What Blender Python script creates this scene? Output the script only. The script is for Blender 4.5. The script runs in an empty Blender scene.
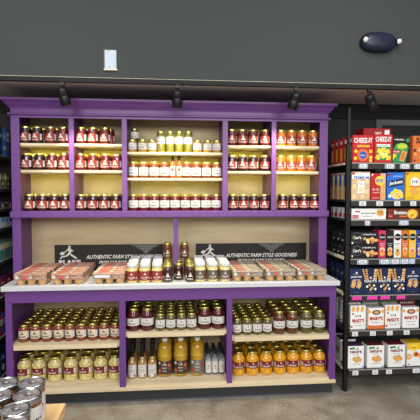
import bpy, bmesh, math, random
from mathutils import Vector, Matrix
random.seed(7)
PI = math.pi
sc = bpy.context.scene
COL = sc.collection

# ------------------------------------------------------------------ camera
cam_d = bpy.data.cameras.new('camera'); cam = bpy.data.objects.new('camera', cam_d); COL.objects.link(cam)
sc.camera = cam
cam_d.sensor_fit = 'HORIZONTAL'; cam_d.sensor_width = 36.0; cam_d.lens = 36.0*424.6/420.0
cam_d.clip_start = 0.05
YAW, PITCH, ROLL = 0.0878, -0.0416, 0.0013
Fv = Vector((math.sin(YAW)*math.cos(PITCH), math.cos(YAW)*math.cos(PITCH), math.sin(PITCH)))
Rv = Vector((math.cos(YAW), -math.sin(YAW), 0)); Uv = Rv.cross(Fv)
R2 = Rv*math.cos(ROLL)+Uv*math.sin(ROLL); U2 = -Rv*math.sin(ROLL)+Uv*math.cos(ROLL)
cam.matrix_world = Matrix(((R2.x, U2.x, -Fv.x, -0.0261), (R2.y, U2.y, -Fv.y, -3.2618), (R2.z, U2.z, -Fv.z, 1.6328), (0, 0, 0, 1)))

# ------------------------------------------------------------------ light and exposure
w = bpy.data.worlds.new('world'); sc.world = w; w.use_nodes = True
w.node_tree.nodes['Background'].inputs[0].default_value = (0.86, 0.92, 1.0, 1)
w.node_tree.nodes['Background'].inputs[1].default_value = 0.36
def area(name, loc, size, power, color=(1, 1, 1), target=None):
    l = bpy.data.lights.new(name, 'AREA'); l.shape = 'RECTANGLE'; l.size, l.size_y = size; l.energy = power; l.color = color
    o = bpy.data.objects.new(name, l); COL.objects.link(o); o.location = loc
    d = (Vector(target)-Vector(loc)) if target else Vector((0, 0, -1))
    o.rotation_euler = d.to_track_quat('-Z', 'Y').to_euler()
    return o
area('store_light', (-1.2, -2.3, 3.7), (0.5, 2.4), 62, (1, .985, .95))
area('store_light', (1.3, -2.3, 3.7), (0.5, 2.4), 62, (1, .985, .95))
area('store_light', (0.2, -5.6, 2.7), (5.0, 1.2), 230, (1, .97, .92), (0, 0, 1.5))
SPOT_POWER = 40
ADDED_GLOW_POWER = 1.7  # for the lamps added under the hutch shelves
sc.view_settings.view_transform = 'Standard'; sc.view_settings.look = 'None'
sc.view_settings.exposure = 0.0; sc.view_settings.gamma = 1.0; sc.view_settings.use_curve_mapping = False
try:
    sc.cycles.sample_clamp_indirect = 8.0
    sc.cycles.caustics_reflective = True; sc.cycles.blur_glossy = 0.6
    sc.cycles.max_bounces = 8; sc.cycles.transparent_max_bounces = 12
    sc.cycles.use_denoising = True
except Exception:
    pass

# ------------------------------------------------------------------ materials
def s2l(c): return tuple((x/12.92 if x <= .04045 else ((x+.055)/1.055)**2.4) for x in [v/255 for v in c])
MC = {}
def mat(name, rgb, rough=.5, metal=0, coat=0, noise=None, bump=None, trans=0, emit=0, ior=1.45, alpha=1):
    if name in MC: return MC[name]
    m = bpy.data.materials.new(name); m.use_nodes = True; nt = m.node_tree; b = nt.nodes['Principled BSDF']
    c = s2l(rgb)
    b.inputs['Base Color'].default_value = (*c, 1); b.inputs['Roughness'].default_value = rough
    b.inputs['Metallic'].default_value = metal; b.inputs['Coat Weight'].default_value = coat
    b.inputs['Coat Roughness'].default_value = .06
    b.inputs['Transmission Weight'].default_value = trans; b.inputs['IOR'].default_value = ior
    b.inputs['Alpha'].default_value = alpha
    if emit:
        b.inputs['Emission Color'].default_value = (*c, 1); b.inputs['Emission Strength'].default_value = emit
    if noise or bump: tc = nt.nodes.new('ShaderNodeTexCoord')
    if noise:
        # (kind, scale vec, rgb2, lo, hi)
        kind, scl, rgb2, lo, hi = noise
        mp = nt.nodes.new('ShaderNodeMapping'); nt.links.new(tc.outputs['Object'], mp.inputs[0])
        mp.inputs['Scale'].default_value = scl
        t = nt.nodes.new('ShaderNodeTexNoise' if kind == 'n' else 'ShaderNodeTexVoronoi')
        t.inputs['Scale'].default_value = 1.0
        if kind == 'n': t.inputs['Detail'].default_value = 5
        nt.links.new(mp.outputs[0], t.inputs['Vector'])
        r = nt.nodes.new('ShaderNodeValToRGB'); r.color_ramp.elements[0].position = lo; r.color_ramp.elements[1].position = hi
        r.color_ramp.elements[0].color = (*c, 1); r.color_ramp.elements[1].color = (*s2l(rgb2), 1)
        nt.links.new(t.outputs['Fac' if kind == 'n' else 'Distance'], r.inputs[0]); nt.links.new(r.outputs[0], b.inputs['Base Color'])
    if bump:
        scl, st = bump
        t = nt.nodes.new('ShaderNodeTexNoise'); t.inputs['Scale'].default_value = scl; nt.links.new(tc.outputs['Object'], t.inputs['Vector'])
        bm_ = nt.nodes.new('ShaderNodeBump'); bm_.inputs['Strength'].default_value = st; bm_.inputs['Distance'].default_value = .002
        nt.links.new(t.outputs['Fac'], bm_.inputs['Height']); nt.links.new(bm_.outputs[0], b.inputs['Normal'])
    MC[name] = m
    return m
def flat(rgb, rough=.55): return mat('print_%d_%d_%d' % rgb, rgb, rough)
PURPLE = mat('purple_paint', (102, 60, 128), .38, bump=(60, .05))
WOODP = mat('plywood_back', (210, 194, 156), .5, noise=('n', (2.2, 2.2, 14), (190, 170, 132), .35, .7))
SHELFW = mat('maple_shelf', (222, 205, 172), .45, noise=('n', (3, 30, 30), (204, 184, 148), .35, .7))
PINE = mat('pine_top', (226, 190, 134), .45, noise=('n', (50, 3, 10), (204, 160, 100), .4, .7))
COUNTER = mat('white_laminate', (200, 200, 204), .35)
KICK = mat('dark_toe_kick', (48, 50, 54), .5)
KTAPE = mat('kick_trim_strip', (80, 84, 92), .4)
CHAR = mat('charcoal_paint', (60, 64, 63), .9, bump=(90, .1))
SOFF = mat('soffit_paint', (232, 220, 210), .9)
DARKW = mat('dark_wall_paint', (40, 43, 45), .8)
CREAM = mat('cream_edge', (214, 206, 180), .6)
BLACK = mat('black_metal', (11, 11, 12), .45)
BLACKM = mat('matte_black', (7, 7, 8), .7)
RACK = mat('rack_shelf_grey', (38, 37, 38), .5)
RAIL = mat('price_rail_grey', (50, 47, 47), .35)
GOLD = mat('gold_lid', (222, 212, 122), .30, 1.0)
GOLDR = mat('gold_lid_rim', (226, 214, 150), .4, .6)
SILVER = mat('silver_lid', (190, 192, 194), .25, 1.0)
WHITEP = mat('white_plastic', (206, 209, 214), .35)
FLOOR = mat('concrete', (150, 142, 130), .45, noise=('n', (5, 5, 5), (112, 104, 92), .4, .68), bump=(25, .25))
def speckle(m):
    nt = m.node_tree; b = nt.nodes['Principled BSDF']; src = b.inputs['Base Color'].links[0].from_socket
    tc = nt.nodes.new('ShaderNodeTexCoord')
    for scl, lo, hi, col in ((48, .63, .69, (190, 182, 168)), (55, .60, .68, (62, 58, 54)), (1.6, .50, .62, (120, 110, 98))):
        t = nt.nodes.new('ShaderNodeTexNoise'); t.inputs['Scale'].default_value = scl; t.inputs['Detail'].default_value = 3
        mp = nt.nodes.new('ShaderNodeMapping'); mp.inputs['Location'].default_value = (scl, scl*.3, 0); nt.links.new(tc.outputs['Object'], mp.inputs[0]); nt.links.new(mp.outputs[0], t.inputs['Vector'])
        r = nt.nodes.new('ShaderNodeMapRange'); r.inputs[1].default_value = lo; r.inputs[2].default_value = hi; r.inputs[4].default_value = .75
        mx = nt.nodes.new('ShaderNodeMix'); mx.data_type = 'RGBA'; nt.links.new(t.outputs['Fac'], r.inputs[0]); nt.links.new(r.outputs[0], mx.inputs[0])
        nt.links.new(src, mx.inputs[6]); mx.inputs[7].default_value = (*s2l(col), 1); src = mx.outputs[2]
    nt.links.new(src, b.inputs['Base Color'])
speckle(FLOOR)
def content(name, a, b_, s=90, lo=.35, hi=.65, kind='n'):
    return mat(name, a, .25, 0, .9, noise=(kind, (s, s, s), b_, lo, hi))
JAM = content('dark_jam', (58, 14, 16), (30, 6, 10))
REDJ = content('red_jam', (110, 26, 20), (66, 12, 12))
AMBER = content('amber_preserve', (206, 122, 28), (164, 80, 16))
BERRY = content('red_berry', (92, 16, 22), (46, 8, 14))
SALSA = content('salsa', (142, 66, 34), (92, 34, 20), 160)
HONEY = content('dark_syrup', (72, 30, 14), (36, 14, 8))
HONEYL = content('light_syrup', (128, 62, 28), (84, 34, 16))
MUST = content('mustard', (178, 140, 50), (150, 110, 36))
PICKY = content('pale_pickle', (130, 124, 42), (92, 90, 26), 60)
CAUL = content('pickled_cauliflower', (230, 216, 160), (196, 176, 104), 48, .1, .7, 'v')
GREENP = content('green_pickle', (136, 122, 56), (64, 56, 24), 90, .1, .6, 'v')
BROWNP = content('brown_relish', (140, 78, 34), (66, 34, 16), 90, .1, .6, 'v')
PEPP = content('yellow_pepper', (232, 182, 34), (206, 138, 20), 50, .1, .6, 'v')
DRESS = content('pale_dressing', (222, 200, 132), (204, 178, 104))
OIL = content('olive_oil', (176, 140, 34), (150, 110, 20), 20)
CIDER = content('amber_cider', (196, 158, 34), (150, 112, 20), 14)
VINE = content('pale_vinegar', (190, 150, 84), (140, 104, 50), 40)
CUP = content('tan_cup', (206, 164, 104), (186, 142, 84), 40)
ORJ = content('orange_relish', (150, 80, 34), (104, 48, 20), 120)
HOT = content('orange_sauce', (214, 106, 38), (180, 76, 24), 60)
CLEAR = mat('clear_glass', (238, 244, 246), .05, trans=.92, ior=1.33)
BLABEL = content('amber_fore', (180, 116, 40), (120, 70, 22), 40)

# ------------------------------------------------------------------ mesh builder
class MB:
    def __init__(s): s.v = []; s.f = []; s.mi = []; s.m = []; s.sm = []
    def slot(s, m):
        if m not in s.m: s.m.append(m)
        return s.m.index(m)
    def face(s, pts, m, smooth=False):
        n = len(s.v); s.v += [tuple(p) for p in pts]; s.f.append(tuple(range(n, n+len(pts)))); s.mi.append(s.slot(m)); s.sm.append(smooth)
    def mesh(s, vs, fs, m, smooth=False):
        n = len(s.v); s.v += [tuple(p) for p in vs]; k = s.slot(m)
        for f in fs: s.f.append(tuple(n+i for i in f)); s.mi.append(k); s.sm.append(smooth)
    def box(s, x0, x1, y0, y1, z0, z1, m, bev=0):
        if bev <= 0:
            vs = [(x, y, z) for x in (x0, x1) for y in (y0, y1) for z in (z0, z1)]
            s.mesh(vs, [(0, 1, 3, 2), (4, 6, 7, 5), (0, 4, 5, 1), (2, 3, 7, 6), (0, 2, 6, 4), (1, 5, 7, 3)], m); return
        b = bmesh.new(); bmesh.ops.create_cube(b, size=1)
        for v in b.verts: v.co = Vector(((x0+x1)/2+v.co.x*(x1-x0), (y0+y1)/2+v.co.y*(y1-y0), (z0+z1)/2+v.co.z*(z1-z0)))
        bmesh.ops.bevel(b, geom=b.edges[:], offset=bev, segments=2, affect='EDGES', profile=.6)
        s.bm(b, m, False); b.free()
    def bm(s, b, m, smooth=False):
        b.verts.index_update(); s.mesh([v.co[:] for v in b.verts], [[v.index for v in f.verts] for f in b.faces], m, smooth)
    def lathe(s, prof, m, seg=20, c=(0, 0, 0), smooth=True, cap=True, M=None, sx=1, sy=1):
        vs = []; fs = []
        for (r, z) in prof:
            for k in range(seg):
                a = 2*PI*k/seg; vs.append((c[0]+r*math.cos(a)*sx, c[1]+r*math.sin(a)*sy, c[2]+z))
        for i in range(len(prof)-1):
            for k in range(seg):
                k2 = (k+1) % seg; fs.append((i*seg+k, i*seg+k2, (i+1)*seg+k2, (i+1)*seg+k))
        if M: vs = [tuple(M @ Vector(v)) for v in vs]
        s.mesh(vs, fs, m, smooth)
        if cap:
            n = len(s.v)-len(vs); k = s.slot(m)
            s.f.append(tuple(n+j for j in reversed(range(seg)))); s.mi.append(k); s.sm.append(False)
            n2 = n+(len(prof)-1)*seg; s.f.append(tuple(n2+j for j in range(seg))); s.mi.append(k); s.sm.append(False)
    def patch(s, r, a0, a1, z0, z1, m, n=10, c=(0, 0)):      # label on a round body, angle 0 faces -Y
        vs = []; fs = []
        for k in range(n+1):
            a = a0+(a1-a0)*k/n
            x, y = c[0]+r*math.sin(a), c[1]-r*math.cos(a); vs += [(x, y, z0), (x, y, z1)]
        for k in range(n): fs.append((2*k, 2*k+2, 2*k+3, 2*k+1))
        s.mesh(vs, fs, m, True)
    def prism_x(s, poly_yz, x0, x1, m):
        n = len(poly_yz); vs = [(x0, y, z) for y, z in poly_yz]+[(x1, y, z) for y, z in poly_yz]
        fs = [tuple(range(n)), tuple(range(2*n-1, n-1, -1))]+[(i, i+n, (i+1) % n+n, (i+1) % n) for i in range(n)]
        s.mesh(vs, fs, m)
    def build(s, name, parent=None, loc=None):
        me = bpy.data.meshes.new(name); me.from_pydata(s.v, [], s.f)
        for m in s.m: me.materials.append(m)
        me.polygons.foreach_set('material_index', s.mi); me.polygons.foreach_set('use_smooth', s.sm); me.update()
        o = bpy.data.objects.new(name, me); COL.objects.link(o)
        if parent is not None: o.parent = parent
        if loc: o.location = loc
        return o
# print mappers: (u, v) in metres on a surface
def onflat(x0, y, z0, eps=.0008): return lambda u, v: (x0+u, y-eps, z0+v)
def onround(r, zc, a=0, eps=.0007):
    f = lambda u, v: ((r+eps)*math.sin(a+u/r), -(r+eps)*math.cos(a+u/r), zc+v)
    ROUND.add(f); return f
ROUND = set()
def ontop(x0, y0, z, eps=.0008): return lambda u, v: (x0+u, y0+v, z+eps)
def onxface(x, y0, z0, eps=.0008): return lambda u, v: (x+eps, y0+u, z0+v)
def P(mb, mp, poly, m):
    us = [p[0] for p in poly]
    if mp not in ROUND or max(us)-min(us) < .006: mb.face([mp(u, v) for u, v in poly], m); return
    def span(u):          # convex outline cut at u, so wide marks follow the round wall
        vs = []
        for (a, b), (c, d) in zip(poly, poly[1:]+poly[:1]):
            if abs(c-a) > 1e-9 and min(a, c)-1e-9 <= u <= max(a, c)+1e-9: vs.append(b+(d-b)*(u-a)/(c-a))
        return (min(vs), max(vs)) if vs else (poly[0][1],)*2
    n = max(2, int((max(us)-min(us))/.004)); u0 = min(us); du = (max(us)-u0)/n
    for k in range(n):
        a, b = u0+k*du, u0+(k+1)*du; l0, h0 = span(a+1e-6); l1, h1 = span(b-1e-6)
        mb.face([mp(a, l0), mp(b, l1), mp(b, h1), mp(a, h0)], m)
def rect(mb, mp, u0, u1, v0, v1, m, n=1):
    for k in range(n):
        a, b = u0+(u1-u0)*k/n, u0+(u1-u0)*(k+1)/n
        mb.face([mp(a, v0), mp(b, v0), mp(b, v1), mp(a, v1)], m)
def disc(mb, mp, cu, cv, r, m, n=14, ry=None, ph=0):
    ry = ry or r; P(mb, mp, [(cu+r*math.cos(ph+2*PI*k/n), cv+ry*math.sin(ph+2*PI*k/n)) for k in range(n)], m)
FIG = [  # running farm figure with a sack, unit box about 1 x 1
    [(.52, .86), (.60, .86), (.64, .93), (.60, 1.0), (.52, 1.0), (.48, .93)],
    [(.46, .84), (.62, .84), (.68, .60), (.60, .42), (.48, .42), (.50, .60)],
    [(.48, .48), (.62, .44), (.44, .24), (.14, .16), (.06, .06), (.00, .10), (.08, .24), (.36, .32)],
    [(.50, .46), (.64, .44), (.84, .26), (1.0, .14), (.96, .06), (.80, .14), (.60, .34)],
    [(.62, .78), (.80, .62), (.76, .57), (.60, .68)],
    [(.48, .80), (.24, .52), (.27, .48), (.50, .70)],
    [(.24, .55), (.12, .58), (.00, .46), (.02, .36), (.16, .32), (.28, .42)]]
def figure(mb, mp, u0, v0, wd, ht, m):
    for i, p in enumerate(FIG):
        P(mb, lambda a, b, i=i: mp(a, b), [(u0+x*wd, v0+y*ht) for x, y in p], m)
def blob(mb, mp, cu, cv, wd, ht, m):      # small seated-figure mark of the jar labels
    P(mb, mp, [(cu-.5*wd, cv-.2*ht), (cu+.5*wd, cv-.2*ht), (cu+.28*wd, cv+.05*ht), (cu-.28*wd, cv+.05*ht)], m)
    P(mb, mp, [(cu-.22*wd, cv+.05*ht), (cu+.24*wd, cv+.05*ht), (cu+.1*wd, cv+.5*ht), (cu-.1*wd, cv+.5*ht)], m)
def words(mb, mp, u0, u1, v0, v1, m, n=5, seed=1):   # a line of lettering too small to read
    rs = random.Random(seed); u = u0; st = (u1-u0)/n
    for k in range(n):
        a = u0+k*st; h = (v1-v0)*(.75+.25*rs.random())
        rect(mb, mp, a, a+st*.34, v0, v0+h, m); rect(mb, mp, a, a+st*.72, v0+h*(.0 if rs.random() < .5 else .62), v0+h*(.3 if rs.random() < .5 else 1), m)
TXT = {}
def text_geo(s, bold=.0, shear=0):
    k = (s, bold, shear)
    if k in TXT: return TXT[k]
    cu = bpy.data.curves.new('lettering', 'FONT'); cu.body = s; cu.size = 1; cu.offset = bold; cu.shear = shear; cu.resolution_u = 2
    o = bpy.data.objects.new('lettering', cu); COL.objects.link(o)
    bpy.context.view_layer.update()
    dg = bpy.context.evaluated_depsgraph_get(); me = o.evaluated_get(dg).to_mesh()
    vs = [(v.co.x, v.co.y) for v in me.vertices]; fs = [tuple(p.vertices) for p in me.polygons]
    o.evaluated_get(dg).to_mesh_clear(); bpy.data.objects.remove(o); bpy.data.curves.remove(cu)
    xs = [v[0] for v in vs]; ys = [v[1] for v in vs]
    x0, x1, y0, y1 = min(xs), max(xs), min(ys), max(ys)
    TXT[k] = ([((x-x0)/(x1-x0), (y-y0)/(y1-y0)) for x, y in vs], fs); return TXT[k]
def text(mb, mp, s, u0, u1, v0, v1, m, bold=.02, shear=0, tilt=0):
    vs, fs = text_geo(s, bold, shear)
    mb.mesh([mp(u0+x*(u1-u0), v0+y*(v1-v0)+x*tilt) for x, y in vs], fs, m)

def tagit(o, label, cat, group=None):
    o['label'] = label; o['category'] = cat
    if group: o['group'] = group
    return o
def thing(name, label, cat, loc=(0, 0, 0), rz=0, group=None):
    o = bpy.data.objects.new(name, None); COL.objects.link(o); o.location = loc; o.rotation_euler = (0, 0, rz)
    o.empty_display_size = .05
    return tagit(o, label, cat, group)
def struct(o): o['kind'] = 'structure'; return o
def dup(root, loc, rz, label, group=None):
    r = root.copy(); COL.objects.link(r); r.location = loc; r.rotation_euler = (0, 0, rz); r['label'] = label
    if group: r['group'] = group
    for ch in KIDS[root.name]:
        c = ch.copy(); COL.objects.link(c); c.parent = r
        for g in KIDS.get(ch.name, []):
            d = g.copy(); COL.objects.link(d); d.parent = c
    return r
KIDS = {}
ORD = ['first', 'second', 'third', 'fourth', 'fifth', 'sixth', 'seventh', 'eighth', 'ninth', 'tenth']
def place(i, n):
    if n == 1: return 'the only one'
    if i == 0: return 'leftmost'
    if i == n-1: return 'rightmost'
    if n == 3: return 'middle'
    if i < n/2: return ORD[i]+' from left'
    return ORD[n-1-i]+' from right'
# ------------------------------------------------------------------ room shell
def sbox(name, *a, m=None, bev=0):
    b = MB(); b.box(*a, m, bev); return struct(b.build(name))
sbox('floor', -5, 5, -6, .74, -.1, 0, m=FLOOR)
sbox('wall_back', -5, 5, .67, .79, 0, 3.4, m=DARKW)
BK = -.05
sbox('wall_bulkhead', -5, 5, BK, .10, 2.472, 4.6, m=CHAR)
sbox('ceiling', -5, 5, .10, .67, 2.472, 2.62, m=SOFF)
sbox('trim_bulkhead', -5, 5, BK-.006, BK+.03, 2.462, 2.4715, m=CREAM)
sbox('trim_wall', -5, 5, .645, .669, 2.33, 2.40, m=BLACKM)
t = MB(); GRY = mat('grey_panel_frame', (92, 96, 98), .6)
t.box(1.90, 1.955, .640, .669, 1.2, 2.325, GRY); t.box(1.955, 3.4, .640, .669, 2.27, 2.325, GRY); struct(t.build('trim_panel'))

# ------------------------------------------------------------------ base cabinet
HW = 1.275
bc = thing('base_cabinet', 'purple three-bay base cabinet with open maple shelves under the white countertop', 'cabinet', (0, .3, 0))
def part(mb, name, par=bc, off=(0, -.3, 0)):
    o = mb.build(name, par); o.location = off; return o
for x0, x1 in ((-HW, -1.228), (-.436, -.388), (.394, .438), (1.222, HW)):
    b = MB(); b.box(x0, x1, 0, .022, .130, .80, PURPLE, .002); part(b, 'stile')
for x0, x1 in ((-HW, -1.252), (-.422, -.402), (.406, .426), (1.252, HW)):
    b = MB(); b.box(x0, x1, .0225, .60, .150, .894, PURPLE); part(b, 'side_panel')
b = MB(); b.box(-HW, HW, 0, .022, .8005, .895, PURPLE, .002); part(b, 'apron')
b = MB(); b.box(-HW, HW, .601, .616, .10, .894, WOODP); part(b, 'back_panel')
b = MB(); b.box(-HW, HW, -.012, .60, .103, .1295, SHELFW, .002); b.box(-HW+.001, HW-.001, .0225, .60, .1295, .148, SHELFW); part(b, 'deck')
for x0, x1 in ((-1.2275, -.4365), (-.3875, .3935), (.4385, 1.2215)):
    b = MB(); b.box(x0, x1, -.004, .0224, .1297, .148, SHELFW); part(b, 'deck_edge')
b = MB(); b.box(-HW+.01, HW-.01, .035, .055, .0, .1025, KICK); b.box(-HW+.01, HW-.01, .031, .035, 0, .012, KTAPE); part(b, 'toe_kick')
for x0, x1, z in ((-1.251, -.4225, .477), (-.4015, .4055, .550), (.4265, 1.251, .495)):
    b = MB(); b.box(x0, x1, .024, .58, z-.036, z, SHELFW, .002)
    b.box(x0+.03, x1-.03, .001, .024, z-.036, z, SHELFW); part(b, 'shelf')
# ------------------------------------------------------------------ countertop
b = MB(); b.box(-HW-.02, HW+.02, -.03, .617, .896, .9324, COUNTER, .004)
tagit(b.build('countertop'), 'long white laminate countertop on the purple base cabinet', 'countertop')
CT = .9326
# ------------------------------------------------------------------ hutch
S0, S1 = .208, .618
hu = thing('shelf_hutch', 'purple shelf hutch with plywood back standing on the white countertop', 'hutch', (0, .4, CT))
def hpart(mb, name): return part(mb, name, hu, (0, -.4, -CT))
HL, HR = -1.288, 1.268
b = MB(); b.box(HL+.02, HR-.02, S1-.012, S1, CT, 2.30, WOODP); hpart(b, 'back_panel')
for x0, x1 in ((HL, HL+.02), (HR-.02, HR)):
    b = MB(); b.box(x0, x1, S0+.021, S1, CT, 2.30, PURPLE); hpart(b, 'side_panel')
for x0, x1 in ((HL, -1.224), (1.199, HR)):
    b = MB(); b.box(x0, x1, S0, S0+.0205, CT, 2.2165, PURPLE, .002); hpart(b, 'stile')
for x0, x1 in ((-.846, -.806), (-.431, -.390), (.3825, .4265), (.7906, .830)):
    b = MB(); b.box(x0, x1, S0, S0+.0205, 1.4825, 2.2165, PURPLE, .002); hpart(b, 'stile')
    b = MB(); b.box((x0+x1)/2-.010, (x0+x1)/2+.010, S0+.021, S1-.0125, 1.4825, 2.2795, PURPLE); hpart(b, 'divider')
b = MB(); b.box(-.0195, .0195, S0, S0+.038, CT, 1.4295, PURPLE, .002); hpart(b, 'center_post')
b = MB(); b.box(HL-.008, HR+.008, S0-.028, S0, 1.430, 1.482, PURPLE, .006); b.box(HL+.0205, HR-.0205, S0, S1-.0125, 1.445, 1.482, PURPLE); hpart(b, 'ledge_shelf')
b = MB(); b.box(HL, HR, S0, S0+.0205, 2.217, 2.30, PURPLE, .001)
b.prism_x([(S0, 2.232), (S0-.018, 2.240), (S0-.018, 2.248), (S0, 2.256)], HL-.018, HR+.018, PURPLE); hpart(b, 'frieze')
b = MB()
prof = [(S0, 2.290), (S0-.008, 2.290), (S0-.012, 2.300), (S0-.024, 2.312), (S0-.036, 2.330), (S0-.058, 2.346), (S0-.058, 2.362)]
# crown with mitred returns: sweep profile round three sides
def sweep(b, prof):
    n = len(prof); rings = []
    for y, z in prof:
        o = S0-y; rings.append([(HL-o, S1, z), (HL-o, S0-o, z), (HR+o, S0-o, z), (HR+o, S1, z)])
    vs = [p for r in rings for p in r]
    fs = [(i*4+k, i*4+k+1, (i+1)*4+k+1, (i+1)*4+k) for i in range(n-1) for k in range(3)]
    b.mesh(vs, fs, PURPLE)
    b.face(rings[-1], PURPLE); b.face(rings[0][::-1], PURPLE); b.face([r[0] for r in rings], PURPLE); b.face([r[3] for r in rings][::-1], PURPLE)
    b.face([rings[0][0], rings[0][3], rings[-1][3], rings[-1][0]], PURPLE)
sweep(b, prof); hpart(b, 'crown_molding')
b = MB(); b.box(HL+.0205, HR-.0205, S0+.021, S1-.0125, 2.280, 2.2895, WOODP); hpart(b, 'top_panel')
BAYS = [(-1.2675, -.8365), (-.8155, -.4210), (-.4000, .3940), (.4150, .8000), (.8205, 1.2475)]
BZ = {0: (2.0204, 1.8089), 1: (2.0204, 1.8089), 2: (1.9594, 1.7491), 3: (2.0204, 1.8089), 4: (2.0204, 1.8089)}
for i, (x0, x1) in enumerate(BAYS):
    for z in BZ[i]:
        b = MB(); b.box(x0, x1, S0+.022, S1-.013, z-.019, z, SHELFW, .0015); hpart(b, 'shelf')
        b = MB(); b.box(x0+.03, x1-.03, S0+.040, S0+.050, z-.0255, z-.0192, SHELFW); hpart(b, 'added_strip')  # made-up strip to go with the added lamp, not a known fitting
        o = area('added_glow_lamp', (0, 0, 0), (x1-x0-.08, .012), ADDED_GLOW_POWER*(x1-x0)*(.55 if i == 2 else 1), (1, .88, .13))  # lamp added to give the yellow glow behind the jars
        o.parent = hu; o.location = ((x0+x1)/2, S0+.056-.4, z-.024-CT); o.rotation_euler = Vector((0, .88, -.47)).to_track_quat('-Z', 'Y').to_euler()

# ------------------------------------------------------------------ signs
SW = flat((226, 224, 216)); SGB = mat('sign_black', (30, 29, 28), .6, noise=('n', (30, 30, 30), (48, 44, 40), .55, .75))
SKY = mat('print_sky', (112, 112, 106), .6, noise=('n', (12, 12, 30), (84, 82, 76), .4, .7))
def sign(xa, label, skyc):
    wd, z0, z1, y = 1.03, 2e-4, .232, 0
    t = thing('banner_sign', label, 'sign', (xa+wd/2, .585, CT), 0, 'black farm goods signs at the back of the counter')
    b = MB(); b.box(-wd/2, wd/2, 0, .010, z0, z1, SGB, .001); b.build('sign_board', t)
    b = MB(); mp = onflat(-wd/2, 0, z0)
    H = z1-z0
    # grey sky notch between dark tree lines
    P(b, mp, [(skyc-.13, H-.002), (skyc-.115, H-.016), (skyc-.085, H-.022), (skyc-.06, H-.044), (skyc-.03, H-.06), (skyc-.008, H-.085), (skyc+.012, H-.082), (skyc+.03, H-.06), (skyc+.055, H-.05), (skyc+.075, H-.028), (skyc+.11, H-.016), (skyc+.12, H-.002)], SKY)
    b.build('photo_print', t)
    b = MB(); mp = onflat(-wd/2, 0, z0, .0014)
    text(b, mp, 'AUTHENTIC FARM STYLE GOODNESS', .272, .942, .104, .140, SW, .03, .25)
    text(b, mp, 'FROM OUR FAMILY TO YOURS', .385, .820, .062, .088, SW, .03, .25)
    b.build('lettering', t)
    b = MB()
    for i, p in enumerate(FIG): P(b, onflat(-wd/2, 0, z0, .0014+.0001*i), [(.045+x*.15, .100+yy*.125) for x, yy in p], SW)
    text(b, mp, 'BLAKE', .035, .225, .055, .098, SW, .05)
    b.build('logo', t)
    return t
sign(-1.068, 'black lettered farm sign standing behind the pink-brown dip packs, left of the post', .80)
sign(.184, 'black lettered farm sign standing behind the grey-brown dip packs, right of the post', .70)

# ------------------------------------------------------------------ jar kinds
def reg_kids(o):
    KIDS[o.name] = [c for c in ALLC(o)]
def ALLC(o): return [c for c in COL.objects if c.parent == o]
def finish(t):
    KIDS[t.name] = [c for c in COL.objects if c.parent == t]
    for c in KIDS[t.name]: KIDS[c.name] = [g for g in COL.objects if g.parent == c]
    return t
def lid_part(t, r, z0, h, m=None, m2=None, name='lid'):
    m = m or GOLD
    b = MB(); b.lathe([(r*.98, z0), (r, z0+.002), (r, z0+h-.003), (r*.96, z0+h), (r*.82, z0+h), (r*.80, z0+h-.0012), (.001, z0+h-.0012)], m, 22, cap=False)
    b.build(name, t)
def body(t, prof, m, name='glass_body', seg=22, sx=1, sy=1):
    b = MB(); b.lathe(prof, m, seg, sx=sx, sy=sy); return b.build(name, t)
def jar_prof(r, h, neck, sh=.72, base=.006):
    return [(r*.86, 0), (r*.97, base*.5), (r, base*1.6), (r, h*sh), (r*.97, h*(sh+.07)), (neck*1.02, h*(sh+.15)), (neck*.95, h*(sh+.18)), (neck*.95, h*.95)]
WH = flat((208, 204, 198)); LRED = flat((152, 50, 34)); DRED = flat((118, 26, 24)); NUT = flat((206, 210, 216)); INK = flat((70, 62, 60)); BEIGE = flat((212, 196, 172)); INKL = flat((120, 100, 84))
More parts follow.
